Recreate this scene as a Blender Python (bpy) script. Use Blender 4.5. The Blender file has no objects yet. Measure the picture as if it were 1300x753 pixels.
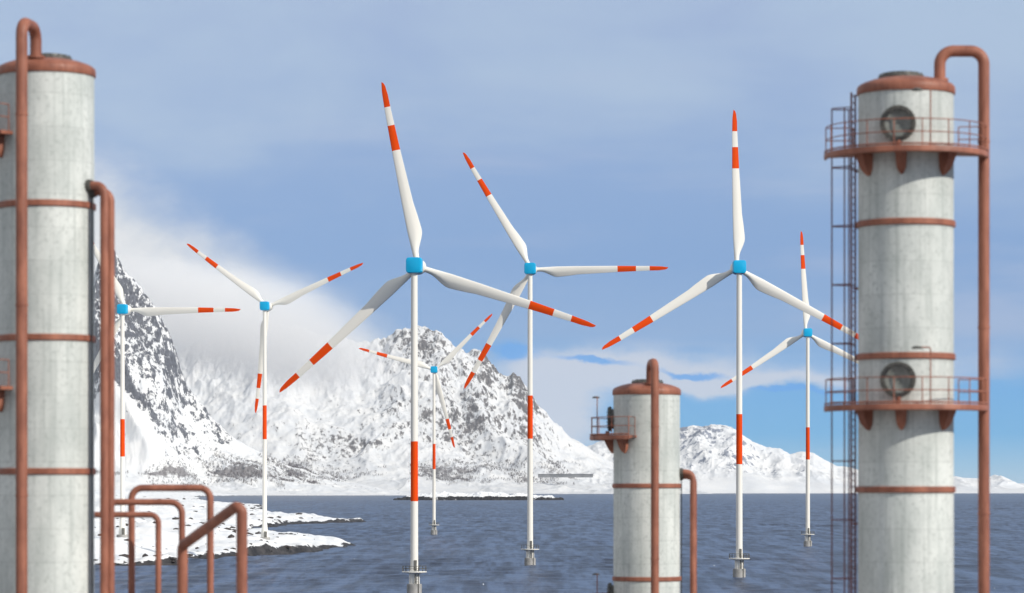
import bpy, bmesh, math, random
import numpy as np
from mathutils import Vector, Matrix

random.seed(4)
PI = math.pi
F = 4000.0          # focal length in photo pixels (photo is 1300 wide)
CX, EY = 650.0, 623.0   # photo column of the view axis, photo row of the horizon
H0 = 22.0           # camera height over the sea
scene = bpy.context.scene
C = scene.collection

def at(px, py, D):
    return Vector(((px - CX) * D / F, D, H0 + (EY - py) * D / F))

def srgb(r, g, b):
    f = lambda c: c / 12.92 if c <= 0.04045 else ((c + 0.055) / 1.055) ** 2.4
    return (f(r / 255), f(g / 255), f(b / 255), 1.0)

# ------------------------------------------------------------------ helpers
def tag(o, label=None, cat=None, group=None, kind=None):
    if label: o['label'] = label
    if cat: o['category'] = cat
    if group: o['group'] = group
    if kind: o['kind'] = kind
    return o

def thing(name, label, cat, loc=(0, 0, 0), rz=0.0, group=None):
    o = bpy.data.objects.new(name, None)
    C.objects.link(o)
    o.location = loc
    o.rotation_euler = (0, 0, rz)
    o.empty_display_size = 1
    return tag(o, label, cat, group)

def obj(name, bm, mats, parent=None, smooth=True, angle=35):
    me = bpy.data.meshes.new(name)
    bm.normal_update()
    bm.to_mesh(me)
    bm.free()
    for m in (mats if isinstance(mats, (list, tuple)) else [mats] if mats else []):
        me.materials.append(m)
    if smooth:
        me.shade_smooth()
        me.set_sharp_from_angle(angle=math.radians(angle))
    o = bpy.data.objects.new(name, me)
    C.objects.link(o)
    if parent: o.parent = parent
    return o

def revolve(bm, prof, seg=48, a0=0.0, a1=2 * PI, center=(0, 0), mat=0):
    """prof: list of (r, z). full turn or sector (sector gets end caps when closed profile)."""
    full = abs(a1 - a0 - 2 * PI) < 1e-6
    n = seg if full else seg + 1
    rings = []
    for i in range(n):
        a = a0 + (a1 - a0) * i / seg
        rings.append([bm.verts.new((center[0] + r * math.cos(a), center[1] + r * math.sin(a), z)) for r, z in prof])
    fs = []
    for i in range(seg):
        A, B = rings[i], rings[(i + 1) % n]
        for j in range(len(prof) - 1):
            try: fs.append(bm.faces.new((A[j], B[j], B[j + 1], A[j + 1])))
            except ValueError: pass
    for f in fs: f.material_index = mat
    return rings

def tube(bm, pts, r, seg=12, caps=True, mat=0, radii=None):
    pts = [Vector(p) for p in pts]
    n = len(pts)
    prev = None
    rings = []
    for i, p in enumerate(pts):
        if i == 0: d = pts[1] - pts[0]
        elif i == n - 1: d = pts[-1] - pts[-2]
        else: d = (pts[i + 1] - p).normalized() + (p - pts[i - 1]).normalized()
        d.normalize()
        if prev is None:
            u = d.orthogonal().normalized()
        else:
            u = (prev - d * prev.dot(d)).normalized()
        prev = u
        v = d.cross(u)
        rr = radii[i] if radii else r
        rings.append([bm.verts.new(p + (u * math.cos(2 * PI * k / seg) + v * math.sin(2 * PI * k / seg)) * rr) for k in range(seg)])
    for i in range(n - 1):
        for k in range(seg):
            f = bm.faces.new((rings[i][k], rings[i][(k + 1) % seg], rings[i + 1][(k + 1) % seg], rings[i + 1][k]))
            f.material_index = mat
    if caps:
        bm.faces.new(rings[0][::-1]).material_index = mat
        bm.faces.new(rings[-1]).material_index = mat

def bend(pts, rad, steps=8):
    """polyline with rounded corners"""
    pts = [Vector(p) for p in pts]
    out = [pts[0]]
    for i in range(1, len(pts) - 1):
        p = pts[i]
        a = (pts[i - 1] - p); b = (pts[i + 1] - p)
        la, lb = a.length, b.length
        a.normalize(); b.normalize()
        ang = a.angle(b)
        t = min(rad / math.tan(ang / 2), la * .49 if i > 1 else la * .98, lb * .49 if i < len(pts) - 2 else lb * .98)
        p0, p1 = p + a * t, p + b * t
        for k in range(steps + 1):
            s = k / steps
            # circular-ish arc through quadratic + correction
            rr = t * math.tan(ang / 2)
            bis = (a + b).normalized()
            cc = p + bis * (rr / math.sin(ang / 2))
            v0, v1 = p0 - cc, p1 - cc
            th = v0.angle(v1)
            if th < 1e-4: q = p
            else: q = cc + (v0 * math.sin((1 - s) * th) + v1 * math.sin(s * th)) / math.sin(th)
            out.append(q)
    out.append(pts[-1])
    return out

def box(bm, c, s, mat=0, M=None):
    vs = []
    for x in (-.5, .5):
        for y in (-.5, .5):
            for z in (-.5, .5):
                v = Vector((c[0] + x * s[0], c[1] + y * s[1], c[2] + z * s[2]))
                if M is not None: v = M @ v
                vs.append(bm.verts.new(v))
    for q in ((0, 1, 3, 2), (4, 6, 7, 5), (0, 4, 5, 1), (2, 3, 7, 6), (0, 2, 6, 4), (1, 5, 7, 3)):
        bm.faces.new([vs[i] for i in q]).material_index = mat

# ------------------------------------------------------------------ node helper
class NT:
    def __init__(s, tree):
        s.t = tree; s.n = tree.nodes; s.l = tree.links
    def new(s, typ, **kw):
        n = s.n.new(typ)
        for k, v in kw.items(): setattr(n, k, v)
        return n
    def put(s, sock, v):
        if isinstance(v, bpy.types.NodeSocket): s.l.new(v, sock)
        elif v is not None: sock.default_value = v
    def m(s, op, a, b=None, c=None, clamp=False):
        n = s.new('ShaderNodeMath', operation=op, use_clamp=clamp)
        s.put(n.inputs[0], a); s.put(n.inputs[1], b); s.put(n.inputs[2], c)
        return n.outputs[0]
    def noise(s, vec, scale, detail=4, rough=.5, dim='3D', dist=0.0):
        n = s.new('ShaderNodeTexNoise', noise_dimensions=dim)
        s.put(n.inputs['Vector'], vec)
        n.inputs['Scale'].default_value = scale
        n.inputs['Detail'].default_value = detail
        n.inputs['Roughness'].default_value = rough
        n.inputs['Distortion'].default_value = dist
        return n.outputs['Fac']
    def mapping(s, vec, scale=(1, 1, 1), rot=(0, 0, 0), loc=(0, 0, 0)):
        n = s.new('ShaderNodeMapping')
        s.put(n.inputs['Vector'], vec)
        n.inputs['Scale'].default_value = scale
        n.inputs['Rotation'].default_value = rot
        n.inputs['Location'].default_value = loc
        return n.outputs[0]
    def step(s, v, a, b, lo=0.0, hi=1.0):
        n = s.new('ShaderNodeMapRange', interpolation_type='SMOOTHSTEP')
        s.put(n.inputs[0], v)
        for i, x in enumerate((a, b, lo, hi)): s.put(n.inputs[i + 1], x)
        return n.outputs[0]
    def mix(s, f, a, b, mode='MIX'):
        n = s.new('ShaderNodeMix', data_type='RGBA', blend_type=mode)
        s.put(n.inputs[0], f); s.put(n.inputs[6], a); s.put(n.inputs[7], b)
        return n.outputs[2]
    def attr(s, name):
        n = s.new('ShaderNodeAttribute'); n.attribute_name = name
        return n.outputs['Fac']
    def xyz(s, x, y, z):
        n = s.new('ShaderNodeCombineXYZ')
        s.put(n.inputs[0], x); s.put(n.inputs[1], y); s.put(n.inputs[2], z)
        return n.outputs[0]

def material(name, base=(.5, .5, .5, 1), rough=.5, spec=.5, metallic=0.0):
    m = bpy.data.materials.new(name)
    m.use_nodes = True
    N = NT(m.node_tree)
    b = N.n['Principled BSDF']
    b.inputs['Base Color'].default_value = base
    b.inputs['Roughness'].default_value = rough
    b.inputs['Specular IOR Level'].default_value = spec
    b.inputs['Metallic'].default_value = metallic
    return m, N, b

def bump(N, b, h, strength=.3, dist=.05):
    n = N.new('ShaderNodeBump')
    n.inputs['Strength'].default_value = strength
    n.inputs['Distance'].default_value = dist
    N.put(n.inputs['Height'], h)
    N.l.new(n.outputs[0], b.inputs['Normal'])

# ------------------------------------------------------------------ materials
def mat_paint(name, col, col2, rough=.35, spec=.3):
    m, N, b = material(name, col, rough, spec)
    tc = N.new('ShaderNodeTexCoord').outputs['Object']
    k = N.noise(N.mapping(tc, (1, 1, .25)), .25, 5, .6)
    N.put(b.inputs['Base Color'], N.mix(N.step(k, .35, .7), col, col2))
    r = N.noise(tc, 1.3, 4)
    N.put(b.inputs['Roughness'], N.step(r, .3, .7, rough - .06, rough + .14))
    return m

M_white = mat_paint('turbine_white', (.82, .79, .72, 1), (.77, .745, .68, 1), .5)
M_orange = mat_paint('turbine_orange', (.78, .070, .001, 1), (.70, .058, .001, 1), .6, .12)
M_blue = mat_paint('nacelle_blue', (.003, .42, .74, 1), (.003, .38, .68, 1), .35)

def mat_red_metal():
    m, N, b = material('red_oxide_steel', (.33, .09, .06, 1), .5, .4)
    tc = N.new('ShaderNodeTexCoord').outputs['Object']
    a = N.noise(N.mapping(tc, (1, 1, .35)), 1.4, 7, .65)
    c = N.mix(N.step(a, .3, .72), (.195, .066, .040, 1), (.36, .138, .084, 1))
    s = N.noise(N.mapping(tc, (1.6, 1.6, .12)), 4.0, 6, .7)
    c = N.mix(N.step(s, .52, .75, 0, .55), c, (.10, .035, .028, 1))
    f = N.noise(tc, 9, 6, .7)
    c = N.mix(N.step(f, .62, .78, 0, .5), c, (.46, .22, .16, 1))
    N.put(b.inputs['Base Color'], c)
    N.put(b.inputs['Roughness'], N.step(f, .3, .7, .42, .68))
    bump(N, b, f, .25, .01)
    return m
M_red = mat_red_metal()

def mat_shell():
    m, N, b = material('weathered_shell', (.5, .5, .5, 1), .62, .35)
    tc = N.new('ShaderNodeTexCoord').outputs['Object']
    big = N.noise(N.mapping(tc, (1, 1, .5)), .55, 6, .6)
    c = N.mix(N.step(big, .3, .7), (.46, .49, .47, 1), (.68, .70, .67, 1))
    streak = N.noise(N.mapping(tc, (3.2, 3.2, .09)), 1.6, 6, .65)
    c = N.mix(N.step(streak, .46, .70, 0, .48), c, (.27, .30, .285, 1))
    fine = N.noise(tc, 5.5, 7, .7)
    c = N.mix(N.step(fine, .50, .68, 0, .55), c, (.28, .305, .29, 1))
    # plate seams: horizontal every 1.4 m and staggered vertical ones
    sp = N.new('ShaderNodeSeparateXYZ'); N.put(sp.inputs[0], tc)
    z = sp.outputs[2]
    zz = N.m('FRACT', N.m('DIVIDE', z, 1.4))
    seam = N.m('LESS_THAN', N.m('ABSOLUTE', N.m('SUBTRACT', zz, .5)), .014)
    row = N.m('FLOOR', N.m('ADD', N.m('DIVIDE', z, 1.4), .5))
    ang = N.m('DIVIDE', N.m('ARCTAN2', sp.outputs[1], sp.outputs[0]), 2 * PI / 5)
    aa = N.m('FRACT', N.m('ADD', N.m('ADD', ang, 10.0), N.m('MULTIPLY', row, .37)))
    vs = N.m('LESS_THAN', N.m('ABSOLUTE', N.m('SUBTRACT', aa, .5)), .006)
    line = N.m('MAXIMUM', seam, vs)
    c = N.mix(N.m('MULTIPLY', line, .26), c, (.22, .24, .23, 1))
    # each plate its own tone
    wn = N.new('ShaderNodeTexWhiteNoise', noise_dimensions='2D')
    N.put(wn.inputs['Vector'], N.xyz(row, N.m('FLOOR', N.m('ADD', N.m('ADD', N.m('ADD', ang, 10.0), N.m('MULTIPLY', row, .37)), .5)), 0))
    c = N.mix(N.m('MULTIPLY', wn.outputs['Value'], .22), c, (.38, .40, .385, 1))
    N.put(b.inputs['Base Color'], c)
    N.put(b.inputs['Roughness'], N.step(fine, .3, .7, .5, .75))
    h = N.m('SUBTRACT', N.m('MULTIPLY', fine, .3), line)
    bump(N, b, h, .25, .02)
    return m
M_shell = mat_shell()

def simple(name, c1, c2, scale=4, rough=.6, metallic=0.0):
    m, N, b = material(name, c1, rough, .4, metallic)
    tc = N.new('ShaderNodeTexCoord').outputs['Object']
    k = N.noise(tc, scale, 6, .65)
    N.put(b.inputs['Base Color'], N.mix(N.step(k, .35, .68), c1, c2))
    return m
M_dark = simple('dark_weathered_steel', (.075, .075, .068, 1), (.15, .145, .13, 1), 5, .55, .2)
M_cover = simple('manhole_cover_grey', (.15, .16, .145, 1), (.25, .26, .24, 1), 3, .5, .1)
M_ladder = simple('dark_red_ladder_paint', (.13, .038, .034, 1), (.20, .07, .055, 1), 4, .5)
M_conc = simple('quay_concrete', (.24, .235, .225, 1), (.36, .35, .335, 1), .4, .85)
M_gal = simple('gallery_concrete', (.13, .135, .14, 1), (.22, .22, .225, 1), .02, .85)

# ------------------------------------------------------------------ numpy noise
def gnoise(x, y, seed=0):
    rs = np.random.RandomState(seed)
    perm = rs.permutation(256).astype(np.int64)
    ang = rs.rand(256) * 2 * np.pi
    gx, gy = np.cos(ang), np.sin(ang)
    xi = np.floor(x).astype(np.int64); yi = np.floor(y).astype(np.int64)
    xf = x - xi; yf = y - yi
    u = xf ** 3 * (xf * (xf * 6 - 15) + 10); v = yf ** 3 * (yf * (yf * 6 - 15) + 10)
    def g(ix, iy, dx, dy):
        h = perm[(perm[ix & 255] + iy) & 255]
        return gx[h] * dx + gy[h] * dy
    a = g(xi, yi, xf, yf); b = g(xi + 1, yi, xf - 1, yf)
    c = g(xi, yi + 1, xf, yf - 1); d = g(xi + 1, yi + 1, xf - 1, yf - 1)
    return ((a * (1 - u) + b * u) * (1 - v) + (c * (1 - u) + d * u) * v) * 1.5

def fbm(x, y, wl, octv=6, gain=.5, seed=0, lac=2.03):
    o = 0; a = 1.0; f = 1.0 / wl
    for k in range(octv):
        o = o + a * gnoise(x * f + 17.3 * k, y * f - 9.1 * k, seed + k)
        f *= lac; a *= gain
    return o

def ridged(x, y, wl, octv=6, gain=.5, seed=0, lac=2.1):
    o = 0; a = 1.0; f = 1.0 / wl; w = 1.0; tot = 0
    for k in range(octv):
        n = 1 - np.abs(gnoise(x * f + 31.7 * k, y * f + 5.3 * k, seed + k)) * 1.6
        n = np.clip(n, 0, 1) ** 2
        o = o + a * n * w
        w = np.clip(n * 1.6, 0, 1)
        tot += a
        f *= lac; a *= gain
    return o / tot

def sstep(a, b, x):
    t = np.clip((x - a) / (b - a), 0, 1)
    return t * t * (3 - 2 * t)

def grid_object(name, X, Y, Z, mat, attrs=None, label=None, kind='structure', flat=None):
    r, c = X.shape
    me = bpy.data.meshes.new(name)
    V = np.stack([X, Y, Z], -1).reshape(-1, 3).astype(np.float32)
    i = np.arange(r * c).reshape(r, c)
    q = np.stack([i[:-1, :-1], i[:-1, 1:], i[1:, 1:], i[1:, :-1]], -1).reshape(-1, 4).astype(np.int32)
    me.vertices.add(len(V)); me.vertices.foreach_set('co', V.ravel())
    me.loops.add(q.size); me.loops.foreach_set('vertex_index', q.ravel())
    me.polygons.add(len(q))
    me.polygons.foreach_set('loop_start', np.arange(0, q.size, 4, dtype=np.int32))
    me.polygons.foreach_set('loop_total', np.full(len(q), 4, dtype=np.int32))
    me.update(calc_edges=True)
    me.shade_smooth()
    for k, a in (attrs or {}).items():
        at_ = me.attributes.new(k, 'FLOAT', 'POINT')
        at_.data.foreach_set('value', a.astype(np.float32).ravel())
    me.materials.append(mat)
    o = bpy.data.objects.new(name, me)
    C.objects.link(o)
    o['kind'] = kind
    if label: o['label'] = label
    return o

def slope_nz(X, Y, Z):
    def d(A, ax): return np.gradient(A, axis=ax)
    ux, uy, uz = d(X, 1), d(Y, 1), d(Z, 1)
    vx, vy, vz = d(X, 0), d(Y, 0), d(Z, 0)
    nx = uy * vz - uz * vy; ny = uz * vx - ux * vz; nz = ux * vy - uy * vx
    return np.abs(nz) / (np.sqrt(nx * nx + ny * ny + nz * nz) + 1e-9)

# ------------------------------------------------------------------ terrain material
def mat_snow_rock(name, fine, rock1=(.045, .050, .062, 1), rock2=(.13, .13, .145, 1), streak=(1, 1, 1), rot=0.0, sharp=.06, snow=1.0):
    m, N, b = material(name, (.8, .8, .8, 1), .75, .25)
    tc = N.new('ShaderNodeTexCoord').outputs['Object']
    v = N.mapping(tc, streak, (0, rot, 0))
    n1 = N.noise(v, fine, 8, .68)
    n2 = N.noise(tc, fine * .22, 5, .6)
    bias = N.attr('rock')
    n5 = N.noise(N.mapping(v, loc=(3, 5, 9)), fine * 3.2, 6, .75)
    s = N.m('ADD', N.m('ADD', N.m('ADD', N.m('MULTIPLY_ADD', n1, 1.5, -.25), N.m('MULTIPLY_ADD', n5, .55, -.275)), N.m('MULTIPLY', n2, .45)), bias)
    mask = N.step(s, 1.0 - sharp, 1.0 + sharp)
    n3 = N.noise(v, fine * 2.5, 5, .7)
    rk = N.mix(N.step(n3, .35, .65), rock1, rock2)
    sn = N.mix(N.step(n2, .3, .7), (.64 * snow, .655 * snow, .67 * snow, 1), (.74 * snow, .735 * snow, .72 * snow, 1))
    sc = N.attr('scrub')
    n4 = N.noise(N.mapping(tc, (1, 1, 2.5)), fine * .8, 7, .72)
    scm = N.step(N.m('ADD', n4, sc), .98, 1.10, 0, .85)
    sn = N.mix(scm, sn, (.115, .10, .10, 1))
    N.put(b.inputs['Base Color'], N.mix(mask, sn, rk))
    bump(N, b, N.m('ADD', n1, N.m('MULTIPLY', mask, .4)), .5, 1.2 / fine * .05)
    return m

# ------------------------------------------------------------------ mountains
WOOD = []
def fan(px0, px1, nx, Y0, Y1, ny, geo=False):
    a = (np.linspace(px0, px1, nx) - CX) / F
    y = np.geomspace(Y0, Y1, ny) if geo else np.linspace(Y0, Y1, ny)
    A, Yg = np.meshgrid(a, y)
    return A * Yg, Yg

def profile(ctrl, D):
    xs = np.array([(p - CX) * D / F for p, q in ctrl])
    hs = np.array([H0 + (EY - q) * D / F for p, q in ctrl])
    return lambda X: np.interp(X, xs, hs)

def build_massif():
    D = 25000.0; Y0 = 22000.0
    R = profile([(40, 500), (100, 470), (240, 440), (300, 420), (340, 409), (385, 413), (410, 428), (440, 430), (470, 437), (490, 432),
                 (503, 420), (515, 414), (532, 412), (546, 415), (560, 421), (570, 431), (580, 441), (592, 444), (603, 442), (615, 448),
                 (622, 460), (634, 475), (645, 482), (652, 477), (660, 481), (668, 492), (680, 508), (700, 530), (730, 556),
                 (760, 577), (780, 589), (800, 600), (830, 612), (870, 621), (910, 627)], D)
    X, Y = fan(20, 920, 860, 21500, 27300, 470)
    w = fbm(X, Y, 1500, 4, .5, 3)
    Xw = X + 260 * w * np.clip((D - Y) / 1500, 0, 1)
    Rr = R(Xw)
    shore = Y0 + 250 * fbm(X, X * 0, 1600, 4, .55, 8)
    t = np.clip((Y - shore) / (D - shore), -1, 2)
    back = np.clip((Y - D) / 2100, 0, 1)
    tt = np.clip(t, 0, 1)
    G = .085 * sstep(0, .3, tt) + .915 * (np.clip((tt - .30) / .70, 0, 1)) ** 1.25
    low = .33 + .05 * w
    Z = Rr * G * (1 - back ** 1.1)
    env = sstep(.25, .6, tt) * (1 - .75 * sstep(.86, 1.0, tt) * (1 - back)) * np.clip(Rr / 500, .15, 1)
    lf = .45 + .55 * sstep(420, 520, X / D * F + CX)
    gul = ridged(X + 200 * w + .25 * Y, Y * .5, 760, 7, .5, 21)
    gul2 = ridged(X * .9 - Y * .35, Y * .7, 260, 5, .5, 44)
    Z = Z + env * (lf * (125 * (gul - .45) + 42 * (gul2 - .4)) + 70 * fbm(X, Y, 800, 5, .5, 33))
    Z = Z + sstep(.02, .3, tt) * (26 * fbm(X, Y, 420, 6, .55, 5))
    jag = fbm(X, Y, 160, 5, .6, 60)
    Z = Z + np.clip(Rr / 900, 0, 1) * sstep(.6, 1, tt) * 34 * jag
    knolls = ridged(X, Y * .6, 700, 5, .5, 77)
    Z = Z + sstep(.0, .08, tt) * (1 - sstep(.3, .5, tt)) * 60 * np.clip(knolls - .35, 0, 1)
    Z = np.where(t < 0, -12 + 0 * Z, Z) + np.where((t >= 0) & (t < .02), 3, 0)
    edge = sstep(20, 60, X / Y * F + CX) * (1 - sstep(880, 915, X / Y * F + CX))
    Z = Z * edge - 14 * (1 - edge)
    nz = slope_nz(X, Y, Z)
    P = X / D * F + CX     # world X expressed on the ridge line
    patch = fbm(X, Y, 900, 4, .55, 91)
    rock = (1 - nz) * .62 - .125 + .20 * patch
    print('massif', np.percentile(nz, [5, 25, 50, 75]), np.percentile(rock, [5, 50, 95]))
    top = sstep(.78, 1.0, tt)
    def bl(c, s): return np.exp(-((P - c) / s) ** 2)
    rock += .22 * top * (bl(530, 45) + bl(612, 30) + .8 * bl(655, 16))
    rock += .07 * bl(615, 40) * sstep(.45, .8, tt) + .10 * bl(660, 14) * sstep(.5, .8, tt)
    rock -= .16 * (1 - sstep(400, 500, P)) * sstep(.5, .8, tt)
    rock += .05 * sstep(.35, .5, tt) * (1 - sstep(.7, .9, tt))
    rock += .05 * sstep(.3, .45, tt) * (1 - sstep(.5, .8, tt))
    rock -= .25 * (1 - sstep(.22, .4, tt))
    alt = Z / 1000
    scr = -.13 + .62 * np.exp(-((tt - .34) / .10) ** 2) * (.55 + .8 * fbm(X, Y, 1300, 3, .5, 12)) + .18 * np.exp(-((tt - .16) / .1) ** 2)
    pt = fbm(X, Y, 650, 5, .6, 13)
    scr = -.15 + .75 * np.exp(-((Z - 190 - 60 * fbm(X, Y, 2500, 2, .5, 14)) / 75) ** 2) * np.clip(.45 + 1.1 * pt, 0, 1) + .60 * np.exp(-((Z - 95) / 35) ** 2) * np.clip(.1 + 1.3 * pt, 0, 1)
    scr = scr * (1 - sstep(690, 760, P)) - .3 * sstep(690, 760, P)
    WOOD.append((X, Y, Z, scr + .25 * fbm(X, Y, 120, 3, .6, 71), 5200, 20, 22300))
    grid_object('mountain', X, Y, Z, M_massif, {'rock': rock, 'scrub': scr},
                'broad snowy mountain with dark rock flecks behind the sea')

def build_left_mountain():
    D = 16500.0
    R = profile([(-140, 520), (-40, 480), (40, 440), (90, 400), (118, 352), (130, 326), (141, 312), (150, 324), (165, 350), (180, 370),
                 (199, 388), (207, 404), (216, 420), (224, 445), (230, 470), (238, 490), (255, 512), (268, 530), (285, 546),
                 (300, 556), (330, 572), (360, 588), (400, 603), (430, 611), (470, 618), (500, 623), (560, 628)], D)
    X, Y = fan(-160, 560, 700, 14200, 18600, 440)
    w = fbm(X, Y, 900, 4, .5, 103)
    near = np.clip((D - Y) / 1200, 0, 1)
    Xw = X + 120 * w * near
    Rr = R(Xw)
    P = X / D * F + CX
    shore = 14750 + 130 * fbm(X, X * 0, 800, 4, .55, 108)
    t = (Y - shore) / (D - shore)
    back = np.clip((Y - D) / 1900, 0, 1)
    tt = np.clip(t, 0, 1)
    G = .12 * sstep(0, .42, tt) + .88 * (np.clip((tt - .36) / .64, 0, 1)) ** .95
    Z = Rr * G * (1 - back)
    env = sstep(.3, .55, tt) * (1 - .8 * sstep(.88, 1.0, tt) * (1 - back)) * np.clip(Rr / 500, .12, 1)
    g1 = ridged(X * .8 + Z * .55, Y * .4 - Z * .1, 420, 7, .55, 121)
    g2 = ridged(X * .7 + Z * .75, Y * .5, 150, 5, .55, 144)
    Z = Z + env * (170 * (g1 - .45) + 70 * (g2 - .4))
    Z = Z + np.clip(Rr / 500, .1, 1) * sstep(.5, 1, tt) * 24 * fbm(X, Y, 110, 5, .62, 160)
    Z = Z + sstep(.02, .3, tt) * (12 * fbm(X, Y, 260, 6, .55, 105))
    Z = np.where(t < 0, -12 + 0 * Z, Z) + np.where((t >= 0) & (t < .03), 2.5, 0)
    pa = X / Y * F + CX
    edge = (1 - sstep(520, 556, pa))
    Z = Z * edge - 14 * (1 - edge)
    nz = slope_nz(X, Y, Z)
    patch = fbm(X, Y, 500, 4, .55, 191)
    rock = (1 - nz) * .40 - .02 + .20 * patch
    print('cliff', np.percentile(nz, [5, 25, 50, 75]), np.percentile(rock, [5, 50, 95]))
    rock += .10 * sstep(.5, .7, tt) * (1 - sstep(240, 330, P))
    rock -= .30 * (1 - sstep(.30, .46, tt))
    apron = (1 - sstep(170, 245, P)) * (1 - sstep(.50, .62, tt))
    rock -= .35 * apron
    outc = np.exp(-((tt - (.66 - .0011 * (P - 140))) / .035) ** 2) * (1 - sstep(200, 240, P))
    rock += .42 * outc
    scr = -.10 + .66 * np.exp(-((tt - .42) / .14) ** 2) * sstep(200, 250, P) * (1 - sstep(350, 420, P)) * (.7 + .6 * fbm(X, Y, 600, 3, .5, 112))
    pt = fbm(X, Y, 420, 5, .6, 115)
    scr = -.15 + .85 * np.exp(-((Z - 125) / 75) ** 2) * sstep(205, 245, P) * (1 - sstep(400, 450, P)) * np.clip(.55 + 1.1 * pt, 0, 1)
    scr += .62 * np.exp(-((Z - 105) / 14) ** 2) * (1 - sstep(215, 250, P)) * np.clip(.6 + .8 * pt, 0, 1)
    WOOD.append((X, Y, Z, scr + .25 * fbm(X, Y, 90, 3, .6, 72), 5200, 14, 14800))
    grid_object('mountain', X, Y, Z, M_cliff, {'rock': rock, 'scrub': scr},
                'steep rocky snow-streaked mountainside at the left of the bay')

def build_right_range():
    D = 28000.0
    R = profile([(640, 628), (690, 603), (720, 585), (745, 566), (765, 557), (790, 553), (830, 549), (865, 541), (880, 538), (893, 541),
                 (903, 538), (915, 540), (928, 541), (940, 548), (955, 559), (972, 566), (990, 567), (1003, 576), (1018, 572),
                 (1032, 574), (1045, 582), (1062, 591), (1080, 592), (1095, 598), (1120, 604), (1160, 606), (1196, 609),
                 (1213, 604), (1222, 606), (1240, 608), (1256, 605), (1262, 602), (1272, 607), (1285, 614), (1300, 614), (1315, 618), (1345, 627)], D)
    X, Y = fan(640, 1350, 760, 25600, 29600, 260)
    w = fbm(X, Y, 1100, 4, .5, 203)
    Rr = R(X + 150 * w * np.clip((D - Y) / 1200, 0, 1))
    shore = 26000 + 120 * fbm(X, X * 0, 1300, 4, .55, 208)
    t = (Y - shore) / (D - shore)
    back = np.clip((Y - D) / 1400, 0, 1)
    tt = np.clip(t, 0, 1)
    G = .10 * sstep(0, .15, tt) + .90 * (np.clip((tt - .08) / .92, 0, 1)) ** 1.1
    Z = Rr * G * (1 - back)
    env = sstep(.1, .5, tt) * (1 - .8 * sstep(.85, 1.0, tt) * (1 - back)) * np.clip(Rr / 500, .12, 1)
    Z = Z + env * (110 * (ridged(X + 120 * w, Y * .5, 620, 6, .5, 221) - .45) + 30 * (ridged(X, Y * .6, 190, 4, .5, 231) - .4))
    Z = Z + 9 * sstep(.3, 1, tt) * fbm(X, Y, 150, 4, .6, 260)
    Z = np.where(t < 0, -12 + 0 * Z, Z)
    nz = slope_nz(X, Y, Z)
    P = X / D * F + CX
    rock = (1 - nz) * .5 - .03 + .16 * fbm(X, Y, 700, 4, .55, 291)
    rock += .20 * np.exp(-((P - 900 - (1 - tt) * 60) / 22) ** 2) * sstep(.6, .9, tt) + .10 * np.exp(-((P - 890) / 60) ** 2) * sstep(.3, .6, tt)
    rock -= .1 * sstep(950, 1000, P)
    grid_object('mountain', X, Y, Z, M_range, {'rock': rock, 'scrub': rock * 0 - .5},
                'low far snow-covered ridge along the right horizon')

M_massif = mat_snow_rock('massif_snow_and_rock', .032, (.028, .027, .030, 1), (.14, .125, .118, 1), (1, .6, .42), .65, .10, .95)
M_cliff = mat_snow_rock('cliff_snow_and_rock', .038, (.022, .025, .035, 1), (.10, .105, .125, 1), (1, .6, .5), .8, .06)
M_range = mat_snow_rock('range_snow_and_rock', .010, (.12, .14, .19, 1), (.22, .24, .30, 1), (1, 1, .8), .4, .06, 1.05)
build_massif()
build_left_mountain()
build_right_range()

# bare birch woods on the lower slopes: far too many to count, one object per slope
M_wood = simple('bare_birch_wood', (.06, .048, .048, 1), (.11, .09, .088, 1), .05, .9)
def birches(X, Y, Z, S, n, size, y0, seed):
    rs = np.random.RandomState(seed)
    cand = np.argwhere((S > .16) & (Z > 4))
    if not len(cand): return
    pick = cand[rs.randint(0, len(cand), n)]
    V = []; Fc = []
    for r, c in pick:
        x, y, z = X[r, c] + rs.uniform(-8, 8), Y[r, c] + rs.uniform(-5, 5), Z[r, c] - .5
        h = size * rs.uniform(.55, 1.15)
        k = len(V)
        w = .035 * h
        V += [(x - w, y, z), (x + w, y, z), (x, y + w * 1.5, z), (x, y, z + h)]
        Fc += [(k, k + 1, k + 3), (k + 1, k + 2, k + 3), (k + 2, k, k + 3)]
        for q_ in range(12):
            a = rs.uniform(0, 2 * PI); rr = h * rs.uniform(.08, .34); zz = z + h * rs.uniform(.3, .98)
            px_, py_ = x + rr * math.cos(a), y + rr * math.sin(a)
            s_ = h * rs.uniform(.05, .13)
            k = len(V)
            V += [(px_, py_, zz - s_), (px_ + s_ * rs.uniform(.4, 1), py_ + s_ * rs.uniform(-1, 1), zz), (px_ - s_ * rs.uniform(.2, .8), py_ + s_ * rs.uniform(-1, 1), zz + s_ * 1.3)]
            Fc.append((k, k + 1, k + 2))
    me = bpy.data.meshes.new('birch_wood')
    me.from_pydata(V, [], Fc); me.update()
    me.materials.append(M_wood)
    o = bpy.data.objects.new('birch_wood', me); C.objects.link(o)
    o['kind'] = 'stuff'; o['label'] = 'bare brown birch wood on the lower snowy slope'
for i_, a_ in enumerate(WOOD): birches(*a_, 900 + i_)

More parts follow.
